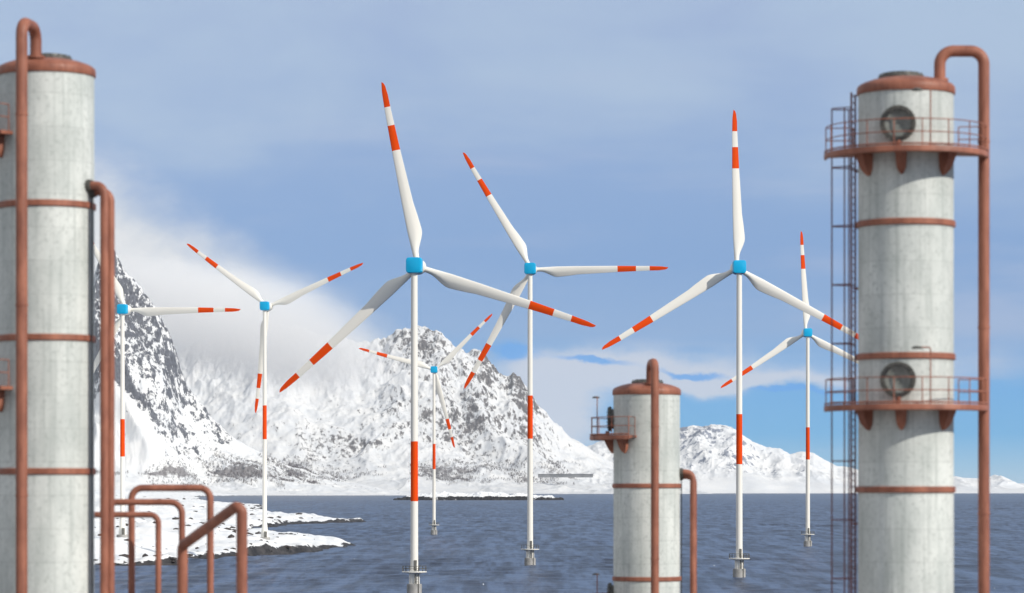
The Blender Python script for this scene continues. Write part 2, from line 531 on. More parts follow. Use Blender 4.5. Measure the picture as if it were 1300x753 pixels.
# ------------------------------------------------------------------ near snowy land (left)
COAST = [(-1800, 560), (-420, 560), (-250, 700), (-150, 820), (-95, 960), (-62, 1120), (-66, 1290), (-105, 1480), (-150, 1800), (-128, 2080), (-100, 2220),
         (-122, 2270), (-158, 2320), (-190, 2600), (-235, 3000), (-262, 3400), (-300, 3800), (-400, 4700), (-520, 5600), (-760, 7600), (-1120, 11000), (-1230, 12600),
         (-1200, 14300), (-5200, 14300), (-5200, 6000)]
def coast_dist(X, Y):
    P = np.array(COAST, float)
    Q = np.roll(P, -1, 0)
    d = np.full(X.shape, 1e9); ins = np.zeros(X.shape, bool)
    for (x0, y0), (x1, y1) in zip(P, Q):
        dx, dy = x1 - x0, y1 - y0
        t = np.clip(((X - x0) * dx + (Y - y0) * dy) / (dx * dx + dy * dy), 0, 1)
        d = np.minimum(d, np.hypot(X - x0 - t * dx, Y - y0 - t * dy))
        cond = ((y0 > Y) != (y1 > Y)) & (X < (x1 - x0) * (Y - y0) / ((y1 - y0) if y1 != y0 else 1e-9) + x0)
        ins ^= cond
    return np.where(ins, d, -d)

def land_height(X, Y):
    wl = 60 + .02 * Y
    d = coast_dist(X + 9 * fbm(X, Y * .4, 60, 4, .55, 301) + .004 * Y * fbm(X, Y * .3, 300, 3, .5, 302),
                   Y + 30 * fbm(X, Y, 150, 3, .5, 303))
    s = np.clip(d, -30, 1e9)
    bank = (3.0 + 2.6 * fbm(X, Y * .35, 34, 4, .55, 307)) * sstep(-2, 7, s) - 1.2
    rise = np.clip(s - 5, 0, None)
    k = sstep(1500, 6000, Y)
    hill = rise * (.065 * (1 - k) + .030 * k)
    hill = np.minimum(hill, 9 + .004 * Y + .00 * rise) 
    bumps = fbm(X, Y * .6, 70, 5, .5, 311) * 1.6 * sstep(4, 40, s) + fbm(X, Y, 420, 4, .5, 315) * (5 + 7 * sstep(4000, 7000, Y)) * sstep(30, 200, s) * sstep(900, 2500, Y) + .8 * np.abs(fbm(X, Y * .5, 22, 4, .6, 318)) * sstep(0, 10, s)
    z = bank + hill + bumps
    z = np.where(d < -2, -1.2 - .2 * (-d - 2), z)
    return np.maximum(z, -6), d

def build_shore():
    X, Y = fan(-260, 480, 620, 560, 14500, 700, geo=True)
    Z, d = land_height(X, Y)
    nz = slope_nz(X, Y, Z)
    rock = -.13 + (1 - nz) * .7 + .42 * np.exp(-(d / 6.5) ** 2) + .10 * fbm(X, Y * .4, 160, 4, .6, 331) + .12 * sstep(900, 2500, Y) + .30 * np.exp(-((Z - .2) / 1.1) ** 2)
    scr = -.5 + 0 * Z
    scr += .62 * sstep(5500, 9000, Y) * np.clip(.35 + fbm(X, Y * .5, 900, 4, .5, 341), 0, 1)
    grid_object('snowy_shore', X, Y, Z, M_shore, {'rock': rock, 'scrub': scr}, 'low snow-covered shore with dark rocks at the left')
M_shore = mat_snow_rock('shore_snow_and_rock', .16, (.018, .018, .02, 1), (.06, .055, .055, 1), (1, .35, 1), 0.0, .03, 1.16)
build_shore()

# dark boulders poking through the snow along the shore
def boulders():
    rs = np.random.RandomState(77)
    V = []; Fc = []
    n = 0
    tmpl = bmesh.new(); bmesh.ops.create_icosphere(tmpl, subdivisions=1, radius=1.0)
    tv = np.array([v.co[:] for v in tmpl.verts]); tf = [[v.index for v in f.verts] for f in tmpl.faces]; tmpl.free()
    while n < 620:
        Y = math.exp(rs.uniform(math.log(900), math.log(9000)))
        px = rs.uniform(120, 400)
        X = (px - CX) / F * Y
        z, d = land_height(np.array([[X]]), np.array([[Y]]))
        z, d = float(z[0, 0]), float(d[0, 0])
        if d < 0 or z < .1: continue
        if d > 12 and rs.rand() > .16 + .5 * (gnoise(np.array([X / 60]), np.array([Y / 200]), 81)[0] > .25): continue
        sz = rs.uniform(.25, 1.0) ** 1.6 * (.9 + .00042 * Y)
        sc = np.array([sz * rs.uniform(.9, 2.0), sz * rs.uniform(.8, 1.4), sz * rs.uniform(.45, .85)])
        P = tv * (1 + rs.uniform(-.28, .28, (len(tv), 1))) * sc
        a = rs.uniform(0, 2 * PI)
        R = np.array([[math.cos(a), -math.sin(a), 0], [math.sin(a), math.cos(a), 0], [0, 0, 1]])
        P = P @ R.T + np.array([X, Y, z + sz * .05])
        k = len(V); V += P.tolist(); Fc += [[i + k for i in f] for f in tf]
        n += 1
    me = bpy.data.meshes.new('shore_boulders'); me.from_pydata(V, [], Fc); me.update()
    me.materials.append(simple('wet_dark_boulder', (.025, .022, .022, 1), (.09, .075, .07, 1), .8, .7))
    o = bpy.data.objects.new('shore_boulders', me); C.objects.link(o)
    o['kind'] = 'stuff'; o['label'] = 'dark boulders poking through the snow of the near shore'
boulders()

def skerry(name, p0, p1, D, hmax, seed, label, depth=60):
    x0, x1 = (p0 - CX) * D / F, (p1 - CX) * D / F
    L = x1 - x0
    nx = max(80, int((p1 - p0) * 2)); ny = 60
    X, Y = np.meshgrid(np.linspace(x0 - 6, x1 + 6, nx), np.linspace(D - depth / 2, D + depth / 2, ny))
    u = (X - x0) / L; v = (Y - D) / (depth / 2)
    env = np.clip(np.minimum(u / .22, (1 - u) / .25), 0, 1) ** .6
    shape = np.clip(1 - (v / np.clip(.35 + .6 * env, .1, 1)) ** 2, -.4, 1)
    Z = hmax * env * shape * (.72 + .35 * fbm(X, Y, L * .22, 3, .5, seed)) + hmax * .20 * fbm(X, Y, 26, 5, .6, seed + 3) - .6
    Z = np.where((u < 0) | (u > 1), -2, Z)
    rock = -.30 + .90 * np.exp(-(np.clip(Z, 0, 99) / (hmax * .5)) ** 4) + .16 * fbm(X, Y, 30, 4, .6, seed + 9)
    grid_object(name, X, Y, np.maximum(Z, -3), M_skerry, {'rock': rock, 'scrub': rock * 0 - .5}, label)
M_skerry = mat_snow_rock('skerry_snow_and_rock', .05, (.010, .010, .012, 1), (.028, .026, .026, 1), (1, 1, 1), 0.0, .03, 1.16)
skerry('rocky_islet', 500, 716, 7330, 21, 401, 'long low black rocky islet with a cap of snow', 130)

# concrete road gallery at the foot of the mountain
g = thing('road_gallery', 'long grey concrete road gallery on the snow at the mountain foot', 'gallery', at(718, 606, 22700), -.02)
gb = bmesh.new()
box(gb, (0, 0, 10), (395, 16, 22))
obj('wall', gb, M_gal, g, smooth=False)
gb = bmesh.new()
box(gb, (0, -1, 22.5), (402, 22, 3.5))
obj('roof', gb, M_gal, g, smooth=False)

# ------------------------------------------------------------------ sea
def mat_sea():
    m, N, b = material('cold_sea_water', (.012, .028, .062, 1), .22, .5)
    tc = N.new('ShaderNodeTexCoord').outputs['Object']
    n = N.noise(N.mapping(tc, (1, .5, 1)), .35, 6, .65)
    n2 = N.noise(N.mapping(tc, (1, .06, 1)), .16, 6, .68)
    n3 = N.noise(N.mapping(tc, (1, .05, 1)), .03, 5, .65)
    n2 = N.m('ADD', N.m('MULTIPLY', n2, .75), N.m('MULTIPLY', n3, .25))
    c = N.mix(N.step(n2, .41, .61), (.001, .004, .020, 1), (.066, .102, .185, 1))
    foam = N.m('ADD', N.attr('foam'), N.step(N.noise(N.mapping(tc, (1, .12, 1)), .35, 4, .6), .70, .76, 0, .8))
    b.inputs['Specular IOR Level'].default_value = .20
    fm = N.step(N.m('ADD', foam, N.m('MULTIPLY', N.noise(tc, .8, 5, .7), .5)), .86, .98)
    N.put(b.inputs['Base Color'], N.mix(fm, c, (.62, .66, .70, 1)))
    N.put(b.inputs['Roughness'], N.step(fm, 0, 1, .30, .8))
    b.inputs['IOR'].default_value = 1.33
    bump(N, b, n, .6, .5)
    return m
M_sea = mat_sea()
def build_sea():
    nx = 760
    a = (np.linspace(-380, 1680, nx) - CX) / F
    y = np.concatenate([np.geomspace(380, 8000, 1300), np.geomspace(8100, 36000, 160), np.geomspace(38000, 180000, 14)])
    A, Y = np.meshgrid(a, y)
    X = A * Y
    k = 1 - sstep(5000, 9000, Y)
    ed = sstep(-380, -340, A * F + CX) * (1 - sstep(1640, 1680, A * F + CX)) * sstep(380, 430, Y)
    w = 14 * gnoise(X / 90, Y / 90, 511)
    big = gnoise((X + w) / 24, (Y + w) / 15, 501)
    mid = 1 - 2 * np.abs(gnoise(X / 11 + 4, (Y + w) / 7.5, 502))
    sm = 1 - 2 * np.abs(gnoise(X / 5 + 9, Y / 3.6, 503))
    amp = .75 + .5 * gnoise(X / 160, Y / 260, 520)
    hz = (.9 * gnoise((X + w) / 55, (Y + w) / 34, 508) + .62 * big + .30 * mid * sstep(-.2, .6, big) + .12 * sm * (1 - sstep(1500, 3500, Y))) * amp
    Z = hz * k * ed
    foam = sstep(.85, 1.25, hz) * sstep(.05, .5, gnoise(X / 45, Y / 45, 530)) * .55
    foam = foam * k
    grid_object('sea', X, Y, Z, M_sea, {'foam': foam}, 'dark blue choppy sea')
    # calm remainder of the same sheet, to the sides and behind
    me = bpy.data.objects['sea'].data
    bm = bmesh.new(); bm.from_mesh(me)
    B = 180000.0
    aL, aR = a[0], a[-1]
    pts = [(aL * 380, 380), (aL * B, B), (-B, B), (-B, -B), (B, -B), (B, B), (aR * B, B), (aR * 380, 380)]
    v = [bm.verts.new((p[0], p[1], 0)) for p in pts]
    bm.faces.new((v[0], v[1], v[2], v[3]))
    bm.faces.new((v[0], v[3], v[4], v[7]))
    bm.faces.new((v[7], v[4], v[5], v[6]))
    bm.normal_update()
    for f in bm.faces:
        if f.normal.z < 0: f.normal_flip()
        f.smooth = True
    bm.to_mesh(me); bm.free()
build_sea()

# ------------------------------------------------------------------ quay under the plant (below the frame)
qb = bmesh.new()
box(qb, (0, 150, -.75), (170, 330, 4.5))
bmesh.ops.bevel(qb, geom=qb.edges[:], offset=.12, segments=1)
q = obj('quay', qb, M_conc, smooth=False)
tag(q, 'flat concrete quay under the plant', kind='structure')

# ------------------------------------------------------------------ wind turbines
RB = 40.0   # rotor radius in metres
BANDS = [(0.0, .63, 0), (.63, .765, 1), (.765, .865, 0), (.865, 1.0, 1)]
def blade_mesh():
    bm = bmesh.new()
    S = 28
    rs = [.018, .03, .045, .06, .08, .10, .12, .145, .17, .19, .21, .24, .28, .34, .40, .48, .56, .63, .70, .765, .82, .865, .90, .93, .955, .975, .99, 1.0]
    def interp(tab, r):
        for (a, va), (b, vb) in zip(tab, tab[1:]):
            if r <= b:
                s = (r - a) / (b - a); s = s * s * (3 - 2 * s) if tab is CH and r < .3 else s
                return va + (vb - va) * s
        return tab[-1][1]
    CH = [(0, .030), (.06, .031), (.19, .077), (.24, .073), (.34, .061), (.63, .045), (.865, .033), (.93, .030), (.97, .023), (.99, .014), (1.0, .004)]
    LE = [(0, .015), (.06, .015), (.19, .020), (.34, .020), (.63, .017), (.865, .012), (.95, .0085), (1.0, .001)]
    TH = [(0, .030), (.06, .030), (.19, .021), (.34, .014), (.63, .0085), (.865, .005), (1.0, .0012)]
    TW = [(0, 12), (.19, 9), (.4, 5), (.7, 2), (1.0, 0)]
    rings = []
    for r in rs:
        ch, le, th = interp(CH, r), interp(LE, r), interp(TH, r)
        tw = math.radians(interp(TW, r))
        round_ = max(0, 1 - max(0, r - .05) / .10)
        ring = []
        for k in range(S):
            a = 2 * PI * k / S
            cx = -math.cos(a)                       # -1 leading .. 1 trailing
            x = -le + ch * (cx + 1) / 2
            prof = math.sin(a)
            taper = (1 - .62 * max(0, cx) ** 1.2) * (1 - round_) + round_
            y = prof * th / 2 * taper
            X = x * math.cos(tw) - y * math.sin(tw)
            Yv = x * math.sin(tw) + y * math.cos(tw)
            ring.append(bm.verts.new((X * RB, Yv * RB, r * RB)))
        rings.append(ring)
    for i in range(len(rs) - 1):
        mid = (rs[i] + rs[i + 1]) / 2
        mi = next(m for a, b, m in BANDS if a <= mid <= b)
        for k in range(S):
            f = bm.faces.new((rings[i][k], rings[i][(k + 1) % S], rings[i + 1][(k + 1) % S], rings[i + 1][k]))
            f.material_index = mi
    bm.faces.new(rings[0][::-1]); bm.faces.new(rings[-1]).material_index = 1
    return bm

_b = obj('blade', blade_mesh(), [M_white, M_orange])
BLADE = _b.data
bpy.data.objects.remove(_b)

def nacelle_mesh():
    bm = bmesh.new()
    W = .082 * RB
    L = .06 * RB
    # rounded box with slight taper to the back; back (towards -y) faces the viewer
    secs = [(-.5, .86), (-.47, .97), (-.40, 1.0), (.35, 1.02), (.44, .98), (.5, .88)]
    S = 32
    rings = []
    for t, s in secs:
        ring = []
        for k in range(S):
            a = 2 * PI * k / S + PI / S
            p = 7.0
            c, si = math.cos(a), math.sin(a)
            rr = (abs(c) ** p + abs(si) ** p) ** (-1 / p)
            ring.append(bm.verts.new((rr * c * W / 2 * s, t * L, rr * si * W / 2 * s)))
        rings.append(ring)
    for i in range(len(secs) - 1):
        for k in range(S):
            bm.faces.new((rings[i][k], rings[i][(k + 1) % S], rings[i + 1][(k + 1) % S], rings[i + 1][k]))
    bm.faces.new(rings[0][::-1]); bm.faces.new(rings[-1])
    bmesh.ops.recalc_face_normals(bm, faces=bm.faces[:])
    return bm

def hub_mesh():
    bm = bmesh.new()
    R_ = .0395 * RB
    prof = [(0, -2.1), (.98, -2.1), (1.05, -2.0), (1.06, -.3), (1.05, .3), (.96, .8), (.75, 1.25), (.42, 1.6), (.15, 1.75), (0.001, 1.78)]
    rings = []
    S = 32
    for r, z in prof:
        rings.append([bm.verts.new((r * R_ * math.cos(2 * PI * k / S), z * R_, r * R_ * math.sin(2 * PI * k / S))) for k in range(S)] if r > 0.01 else None)
    for i in range(1, len(prof) - 2):
        for k in range(S):
            bm.faces.new((rings[i][k], rings[i][(k + 1) % S], rings[i + 1][(k + 1) % S], rings[i + 1][k]))
    bm.faces.new(rings[1]); bm.faces.new(rings[-2][::-1])
    bmesh.ops.recalc_face_normals(bm, faces=bm.faces[:])
    return bm

NAC = obj('nacelle', nacelle_mesh(), M_blue); NACM = NAC.data; bpy.data.objects.remove(NAC)
HB = obj('hub', hub_mesh(), M_white, angle=50); HBM = HB.data; bpy.data.objects.remove(HB)

def turbine(px, py, Rpx, phase, yaw, label, base_z=None, tower_px=None):
    D = F * RB / Rpx
    p = at(px, py, D)
    zb = 0.0 if base_z is None else base_z
    t = thing('wind_turbine', label, 'wind turbine', (p.x, p.y, zb), 0, 'wind turbines with orange-banded blades')
    hz = p.z - zb
    bm = bmesh.new()
    S = 40
    def rad(d):      # d in rotor radii under the hub
        return RB * (.0170 + .0021 * d + .020 * max(0, (d - 1.86) / .22) ** 1.8 * (1 if d < 2.2 else 0))
    ds = [.035, .3, .6, .925, .925001, 1.24, 1.240001, 1.5, 1.7, 1.82, 1.9, 1.96, 2.02, 2.08]
    bot = hz / RB
    land = base_z is not None
    if land:
        sc = bot / 2.08 if bot < 2.08 else 1
        ds = [d for d in ds if d < min(bot, 2.08)] + [bot]
    else:
        ds = [d for d in ds if d < min(bot, 1.8)] + [bot + .04]
    prof = []
    for d in ds:
        r = RB * (.0170 + .0021 * d)
        if land:
            dd = bot - d
            r += RB * .016 * max(0, 1 - dd / .20) ** 1.8
        prof.append((r, hz - d * RB))
    for i in range(len(prof) - 1):
        mid = (ds[i] + ds[i + 1]) / 2
        revolve(bm, [prof[i], prof[i + 1]], S, mat=1 if .925 < mid < 1.24 else 0)
    revolve(bm, [(0.01, prof[0][1]), prof[0]], S)
    bmesh.ops.remove_doubles(bm, verts=bm.verts[:], dist=.0005)
    bmesh.ops.recalc_face_normals(bm, faces=bm.faces[:])
    tw = obj('tower', bm, [M_white, M_orange], t)
    # access door at the foot and a base ring
    bm = bmesh.new()
    rb_ = prof[-1][0]
    z0 = 0.0 if land else 0.0
    revolve(bm, [(rb_ * .9, -1.0), (rb_ * 1.35, -1.0), (rb_ * 1.35, .9), (rb_ * 1.28, 1.0), (rb_ * .9, 1.0)] if land else
            [(rb_ * .9, -3.0), (rb_ * 1.9, -3.0), (rb_ * 1.9, 2.2), (rb_ * 1.8, 2.4), (rb_ * .9, 2.4)], 32)
    bmesh.ops.recalc_face_normals(bm, faces=bm.faces[:])
    obj('foundation', bm, M_conc, t)
    if not land:
        zt = 5.0
        bm = bmesh.new()
        rr = rb_ * 1.35
        revolve(bm, [(rb_ * .98, 2.4), (rr, 2.4), (rr, zt), (rb_ * .98, zt + .4)], 40)
        revolve(bm, [(rr - .02, zt - .5), (rr + 1.5, zt - .15), (rr + 1.5, zt + .05), (rr - .3, zt + .05)], 40)
        bmesh.ops.recalc_face_normals(bm, faces=bm.faces[:])
        tp = obj('landing_stage', bm, M_white, t)
        bm = bmesh.new()
        for k in range(16):
            a = 2 * PI * k / 16
            tube(bm, [((rr + 1.4) * math.cos(a), (rr + 1.4) * math.sin(a), zt), ((rr + 1.4) * math.cos(a), (rr + 1.4) * math.sin(a), zt + 1.15)], .05, 6)
        for hz_ in (.6, 1.15):
            tube(bm, [((rr + 1.4) * math.cos(2 * PI * k / 40), (rr + 1.4) * math.sin(2 * PI * k / 40), zt + hz_) for k in range(41)], .045, 6)
        obj('railing', bm, M_dark, tp)
        bm = bmesh.new()
        for s_ in (-.35, .35):
            tube(bm, [(s_ + rr * .5, -rr - .25, -1), (s_ + rr * .5, -rr - .25, zt + 1)], .10, 8)
        for k in range(18):
            tube(bm, [(-.35 + rr * .5, -rr - .25, k * .33), (.35 + rr * .5, -rr - .25, k * .33)], .04, 6)
        obj('ladder', bm, M_dark, tp)
    bm = bmesh.new()
    zd = .9 if land else 5.1
    rd = rb_ * 1.0
    for i in range(6):
        a0 = -PI / 2 + .3 + (i - 3) * .11; a1 = a0 + .11
        v = [bm.verts.new((r_ * math.cos(a), r_ * math.sin(a), z_)) for r_ in (rd + .05,) for a, z_ in ((a0, zd), (a1, zd), (a1, zd + 2.3), (a0, zd + 2.3))]
        bm.faces.new(v)
    bmesh.ops.remove_doubles(bm, verts=bm.verts[:], dist=.001)
    bmesh.ops.solidify(bm, geom=bm.faces[:], thickness=-.06)
    bmesh.ops.recalc_face_normals(bm, faces=bm.faces[:])
    obj('door', bm, M_dark, tw)
    n = bpy.data.objects.new('nacelle', NACM); C.objects.link(n); n.parent = t
    n.location = (0, 0, hz); n.rotation_euler = (0, 0, yaw)
    # yaw > 0 turns the rotor (local +y) towards the right of the picture
    n.rotation_euler = (math.radians(-1.0), 0, -math.radians(yaw))
    rm = Matrix.Rotation(-math.radians(yaw), 4, 'Z')
    hc = Vector((0, 0, hz)) + rm @ Vector((0, .108 * RB, 0))
    h = bpy.data.objects.new('hub', HBM); C.objects.link(h); h.parent = t
    h.location = hc; h.rotation_euler = (0, 0, -math.radians(yaw))
    for k in range(3):
        b = bpy.data.objects.new('blade', BLADE); C.objects.link(b); b.parent = t
        b.location = hc
        ang = math.radians(phase + 120 * k)      # clockwise from up as seen by the viewer
        b.rotation_euler = (rm @ Matrix.Rotation(ang, 4, 'Y')).to_euler()
    return t

def lz(px, Rpx):   # land height under a shore turbine
    D = F * RB / Rpx
    x = (px - CX) * D / F
    z, d = land_height(np.array([[x]]), np.array([[D]]))
    return float(z[0, 0])

turbine(155.5, 392.5, 151, 90.4, 12, 'white turbine on the shore half hidden behind the brown pipes of the left column', lz(155.5, 151))
turbine(336, 388.5, 136.5, 66.8, 13, 'small turbine on the snowy shore against white cloud, with one blade pointing straight down', lz(336, 135.7))
turbine(526, 337, 241.5, 108.6, 9, 'largest and nearest turbine, its long upright blade leaning a little left')
turbine(673, 341, 174.3, 89.5, 6, 'middle-sized turbine with one blade level to the right, right of the largest one')
turbine(551, 469.3, 102, 45.7, 6, 'smallest and farthest turbine, its head in front of the snowy mountain')
turbine(938.5, 339, 202, 358.8, -4, 'tall turbine right of the small column, one blade pointing straight up')
turbine(1025.5, 422.3, 130, 357.2, -5, 'small turbine in the gap just left of the tall ladder column')

# ------------------------------------------------------------------ columns
U = 1 / 30.0     # one photo pixel at the near columns
def pol(r, phi, z=0):
    return Vector((r * math.cos(math.radians(phi)), -r * math.sin(math.radians(phi)), z))

def column(px, capy, D, phi0, label, plat0, plat1, n_plat, ladder=False):
    """phi: degrees from the right-hand side round towards the viewer; phi0 turns the whole column."""
    zb = 1.5
    top = H0 + (EY - capy) * D / F
    H = top - zb
    t = thing('process_column', label, 'industrial column', ((px - CX) * D / F, D, zb), math.radians(-phi0), 'grey process columns with brown pipes')
    Z = lambda d: H - d * U       # d pixels below the foot of the cap
    R = 60.3 * U
    # shell
    bm = bmesh.new()
    revolve(bm, [(R, 0), (R, H)], 96)
    bmesh.ops.recalc_face_normals(bm, faces=bm.faces[:])
    obj('shell', bm, M_shell, t)
    # skirt at the ground
    bm = bmesh.new()
    revolve(bm, [(R - .05, -.2), (R + .5, -.2), (R + .5, .12), (R + .12, .22), (R + .03, .9), (R - .05, .9)], 64)
    bmesh.ops.recalc_face_normals(bm, faces=bm.faces[:])
    obj('skirt', bm, M_conc, t)
    # cap
    bm = bmesh.new()
    cap = [(58, -1), (61.8, -1), (62.3, 0), (62.3, 6), (61.5, 9.0), (59, 11.5), (54, 14.0), (44, 17.5), (32, 20.0), (18, 21.5), (.5, 22)]
    revolve(bm, [(r * U, H + z * U) for r, z in cap], 96)
    bmesh.ops.recalc_face_normals(bm, faces=bm.faces[:])
    c = obj('cap', bm, M_red, t, angle=50)
    bm = bmesh.new()
    cc = pol(-6 * U, 20)
    revolve(bm, [(r * U, H + z * U) for r, z in [(25, 17), (29, 19), (29, 23.5), (27, 24.5), (24, 24.5), (23.5, 27), (21, 27.6), (.5, 27.8)]], 48, center=(cc.x, cc.y))
    for k in range(16):
        a = 360 / 16 * k
        q_ = cc + pol(26.3 * U, a)
        tube(bm, [(q_.x, q_.y, H + 23 * U), (q_.x, q_.y, H + 26.5 * U)], 1.2 * U, 8)
    bmesh.ops.recalc_face_normals(bm, faces=bm.faces[:])
    obj('hatch', bm, M_dark, c)
    # reinforcing bands
    d = 165.5
    while Z(d) > .8:
        bm = bmesh.new()
        prof = [(R - .02, Z(d) - 4 * U), (R + 1.6 * U, Z(d) - 4 * U), (R + 2.4 * U, Z(d) - 3 * U), (R + 2.4 * U, Z(d) + 3 * U), (R + 1.6 * U, Z(d) + 4 * U), (R - .02, Z(d) + 4 * U)]
        revolve(bm, prof, 96)
        bmesh.ops.recalc_face_normals(bm, faces=bm.faces[:])
        obj('band', bm, M_red, t)
        d += 168
    # main pipe: up from the ground, over and down into the cap
    bm = bmesh.new()
    pts = bend([pol(99 * U, 0, -.3), pol(99 * U, 0, Z(-55)), pol(43 * U, 0, Z(-55)), pol(43 * U, 0, Z(-15))], 17 * U, 10)
    tube(bm, pts, 7.3 * U, 24)
    p = pol(43 * U, 0)
    revolve(bm, [(7 * U, Z(-17)), (11 * U, Z(-17)), (11 * U, Z(-20)), (7 * U, Z(-20))], 24, center=(p.x, p.y))
    dd = 60
    while Z(dd) > 1:
        pp = pol(99 * U, 0)
        revolve(bm, [(7 * U, Z(dd) - 1.2 * U), (8.0 * U, Z(dd) - 1.2 * U), (8.0 * U, Z(dd) + 1.2 * U), (7 * U, Z(dd) + 1.2 * U)], 24, center=(pp.x, pp.y))
        dd += 236
    bmesh.ops.recalc_face_normals(bm, faces=bm.faces[:])
    mp = obj('main_pipe', bm, M_red, t)
    # pair of side pipes
    for k, (da, rr, dz) in enumerate(((-86, 86, 148), (-77, 84, 141))):
        bm = bmesh.new()
        pts = bend([pol(R - .02, da, Z(dz)), pol(rr * U, da, Z(dz)), pol(rr * U, da, -.3)], 13 * U, 8)
        tube(bm, pts, 5.4 * U, 20)
        sp_ = obj('side_pipe', bm, M_red, t)
        bm = bmesh.new()
        tube(bm, [pol(R - .03, da, Z(dz)), pol(R + 3.2 * U, da, Z(dz))], 8.0 * U, 24)
        tube(bm, [pol(R + 4.0 * U, da, Z(dz)), pol(R + 6 * U, da, Z(dz))], 7.2 * U, 24)
        obj('flange', bm, M_dark, sp_)
    # conduit down the shell
    bm = bmesh.new()
    tube(bm, bend([pol(R - .02, -83, Z(150)), pol(63 * U, -83, Z(152)), pol(63 * U, -83, 0)], 2 * U, 4), 1.0 * U, 8)
    obj('conduit', bm, M_dark, t)
    # platforms
    mid = 105.5
    for k in range(n_plat):
        zt = Z(75 + 320 * k)            # walking surface
        if zt < 3: break
        a0, a1 = math.radians(-plat1), math.radians(-plat0)
        bm = bmesh.new()
        prof = [(R - .02, zt), (103 * U, zt), (103.6 * U, zt - 1 * U), (103.6 * U, zt - 7 * U), (101 * U, zt - 8 * U), (99 * U, zt - 5 * U), (R - .02, zt - 4 * U), (R - .02, zt)]
        rings = revolve(bm, prof, 64, a0, a1)
        for rg in (rings[0], rings[-1]): bm.faces.new(rg[:-1])
        bmesh.ops.remove_doubles(bm, verts=bm.verts[:], dist=.0005)
        bmesh.ops.recalc_face_normals(bm, faces=bm.faces[:])
        pl = obj('platform', bm, M_red, t, angle=40)
        # gussets: curved brackets on the shell
        span = plat1 - plat0
        for an in (48, 102, 146):
            bm = bmesh.new()
            n = 10
            w = 7.0 * U
            dirv = pol(1, an); tan = pol(1, an + 90)
            sec = []
            for i in range(n + 1):
                u = i / n
                rout = R + (18 * (1 - u * .96) ** .6) * U
                zz = zt - 5 * U - 27 * U * u
                ww = w * (1 - .25 * u - .6 * max(0, u - .6) / .4 * max(0, u - .6) / .4)
                sec.append([bm.verts.new(dirv * (R - .03) + tan * ww + Vector((0, 0, zz))),
                            bm.verts.new(dirv * rout + tan * ww + Vector((0, 0, zz))),
                            bm.verts.new(dirv * rout - tan * ww + Vector((0, 0, zz))),
                            bm.verts.new(dirv * (R - .03) - tan * ww + Vector((0, 0, zz)))])
            for i in range(n):
                for j in range(4):
                    bm.faces.new((sec[i][j], sec[i][(j + 1) % 4], sec[i + 1][(j + 1) % 4], sec[i + 1][j]))
            bm.faces.new(sec[0]); bm.faces.new(sec[-1][::-1])
            bmesh.ops.recalc_face_normals(bm, faces=bm.faces[:])
            obj('bracket', bm, M_red, pl)
        # railing
        bm = bmesh.new()
        rr = 101 * U
        n_post = max(4, round(span / 20))
        for i in range(n_post + 1):
            an = plat0 + 1 + (span - 2) * i / n_post
            tube(bm, [pol(rr, an, zt), pol(rr, an, zt + 33 * U)], .75 * U, 8)
        for hz in (33, 17):
            tube(bm, [pol(rr, plat0 + 1 + (span - 2) * i / 48, zt + hz * U) for i in range(49)], .7 * U, 8)
            for an in (plat0 + 1, plat1 - 1):
                tube(bm, [pol(rr, an, zt + hz * U), pol(R + 6 * U, an, zt + hz * U)], .7 * U, 8)
        for an in (plat0 + 1, plat1 - 1):
            tube(bm, [pol(R + 6 * U, an, zt), pol(R + 6 * U, an, zt + 33 * U)], .75 * U, 8)
        tube(bm, [pol(102.4 * U, plat0 + 1 + (span - 2) * i / 48, zt + 2.2 * U) for i in range(49)], 1.3 * U, 6)
        obj('railing', bm, M_red, pl)
        # manhole
        bm = bmesh.new()
        zc = zt + 31 * U
        dv = pol(1, mid)
        def disc(r0, r1, x0, x1):
            pass
        tube(bm, [pol(R - .12, mid, zc), pol(R + 9 * U, mid, zc)], 18.2 * U, 48, caps=False)
        a_, b_ = pol(R + 5 * U, mid, zc), pol(R + 8.6 * U, mid, zc)
        # flange ring as annulus
        tanv = pol(1, mid + 90); up = Vector((0, 0, 1))
        def ringpts(base, r): return [bm.verts.new(base + (tanv * math.cos(2 * PI * i / 48) + up * math.sin(2 * PI * i / 48)) * r) for i in range(48)]
        L = [ringpts(a_, 17 * U), ringpts(a_, 22.5 * U), ringpts(b_, 22.5 * U), ringpts(b_, 16.5 * U), ringpts(a_, 16.5 * U)]
        for A_, B_ in zip(L, L[1:]):
            for i in range(48): bm.faces.new((A_[i], A_[(i + 1) % 48], B_[(i + 1) % 48], B_[i]))
        for i in range(20):
            an = 2 * PI * i / 20
            o_ = (tanv * math.cos(an) + up * math.sin(an)) * 19.8 * U
            tube(bm, [b_ + o_ - dv * .02, b_ + o_ + dv * 1.8 * U], 1.25 * U, 6)
        bmesh.ops.recalc_face_normals(bm, faces=bm.faces[:])
        mh = obj('manhole', bm, M_dark, t)
        bm = bmesh.new()
        base = pol(R + 6.4 * U, mid, zc)
        vs = ringpts_c = []
        rad = [16.4, 14.5, 12, 8, 4, .4]
        dep = [0, -.3, -1.3, -2.2, -2.8, -3.0]
        LL = [[bm.verts.new(base + dv * dp * U + (tanv * math.cos(2 * PI * i / 40) + up * math.sin(2 * PI * i / 40)) * r_ * U) for i in range(40)] for r_, dp in zip(rad, dep)]
        for A_, B_ in zip(LL, LL[1:]):
            for i in range(40): bm.faces.new((A_[i], A_[(i + 1) % 40], B_[(i + 1) % 40], B_[i]))
        bm.faces.new(LL[-1])
        bmesh.ops.recalc_face_normals(bm, faces=bm.faces[:])
        obj('cover', bm, M_cover, mh)
        # small stub under the manhole
        bm = bmesh.new()
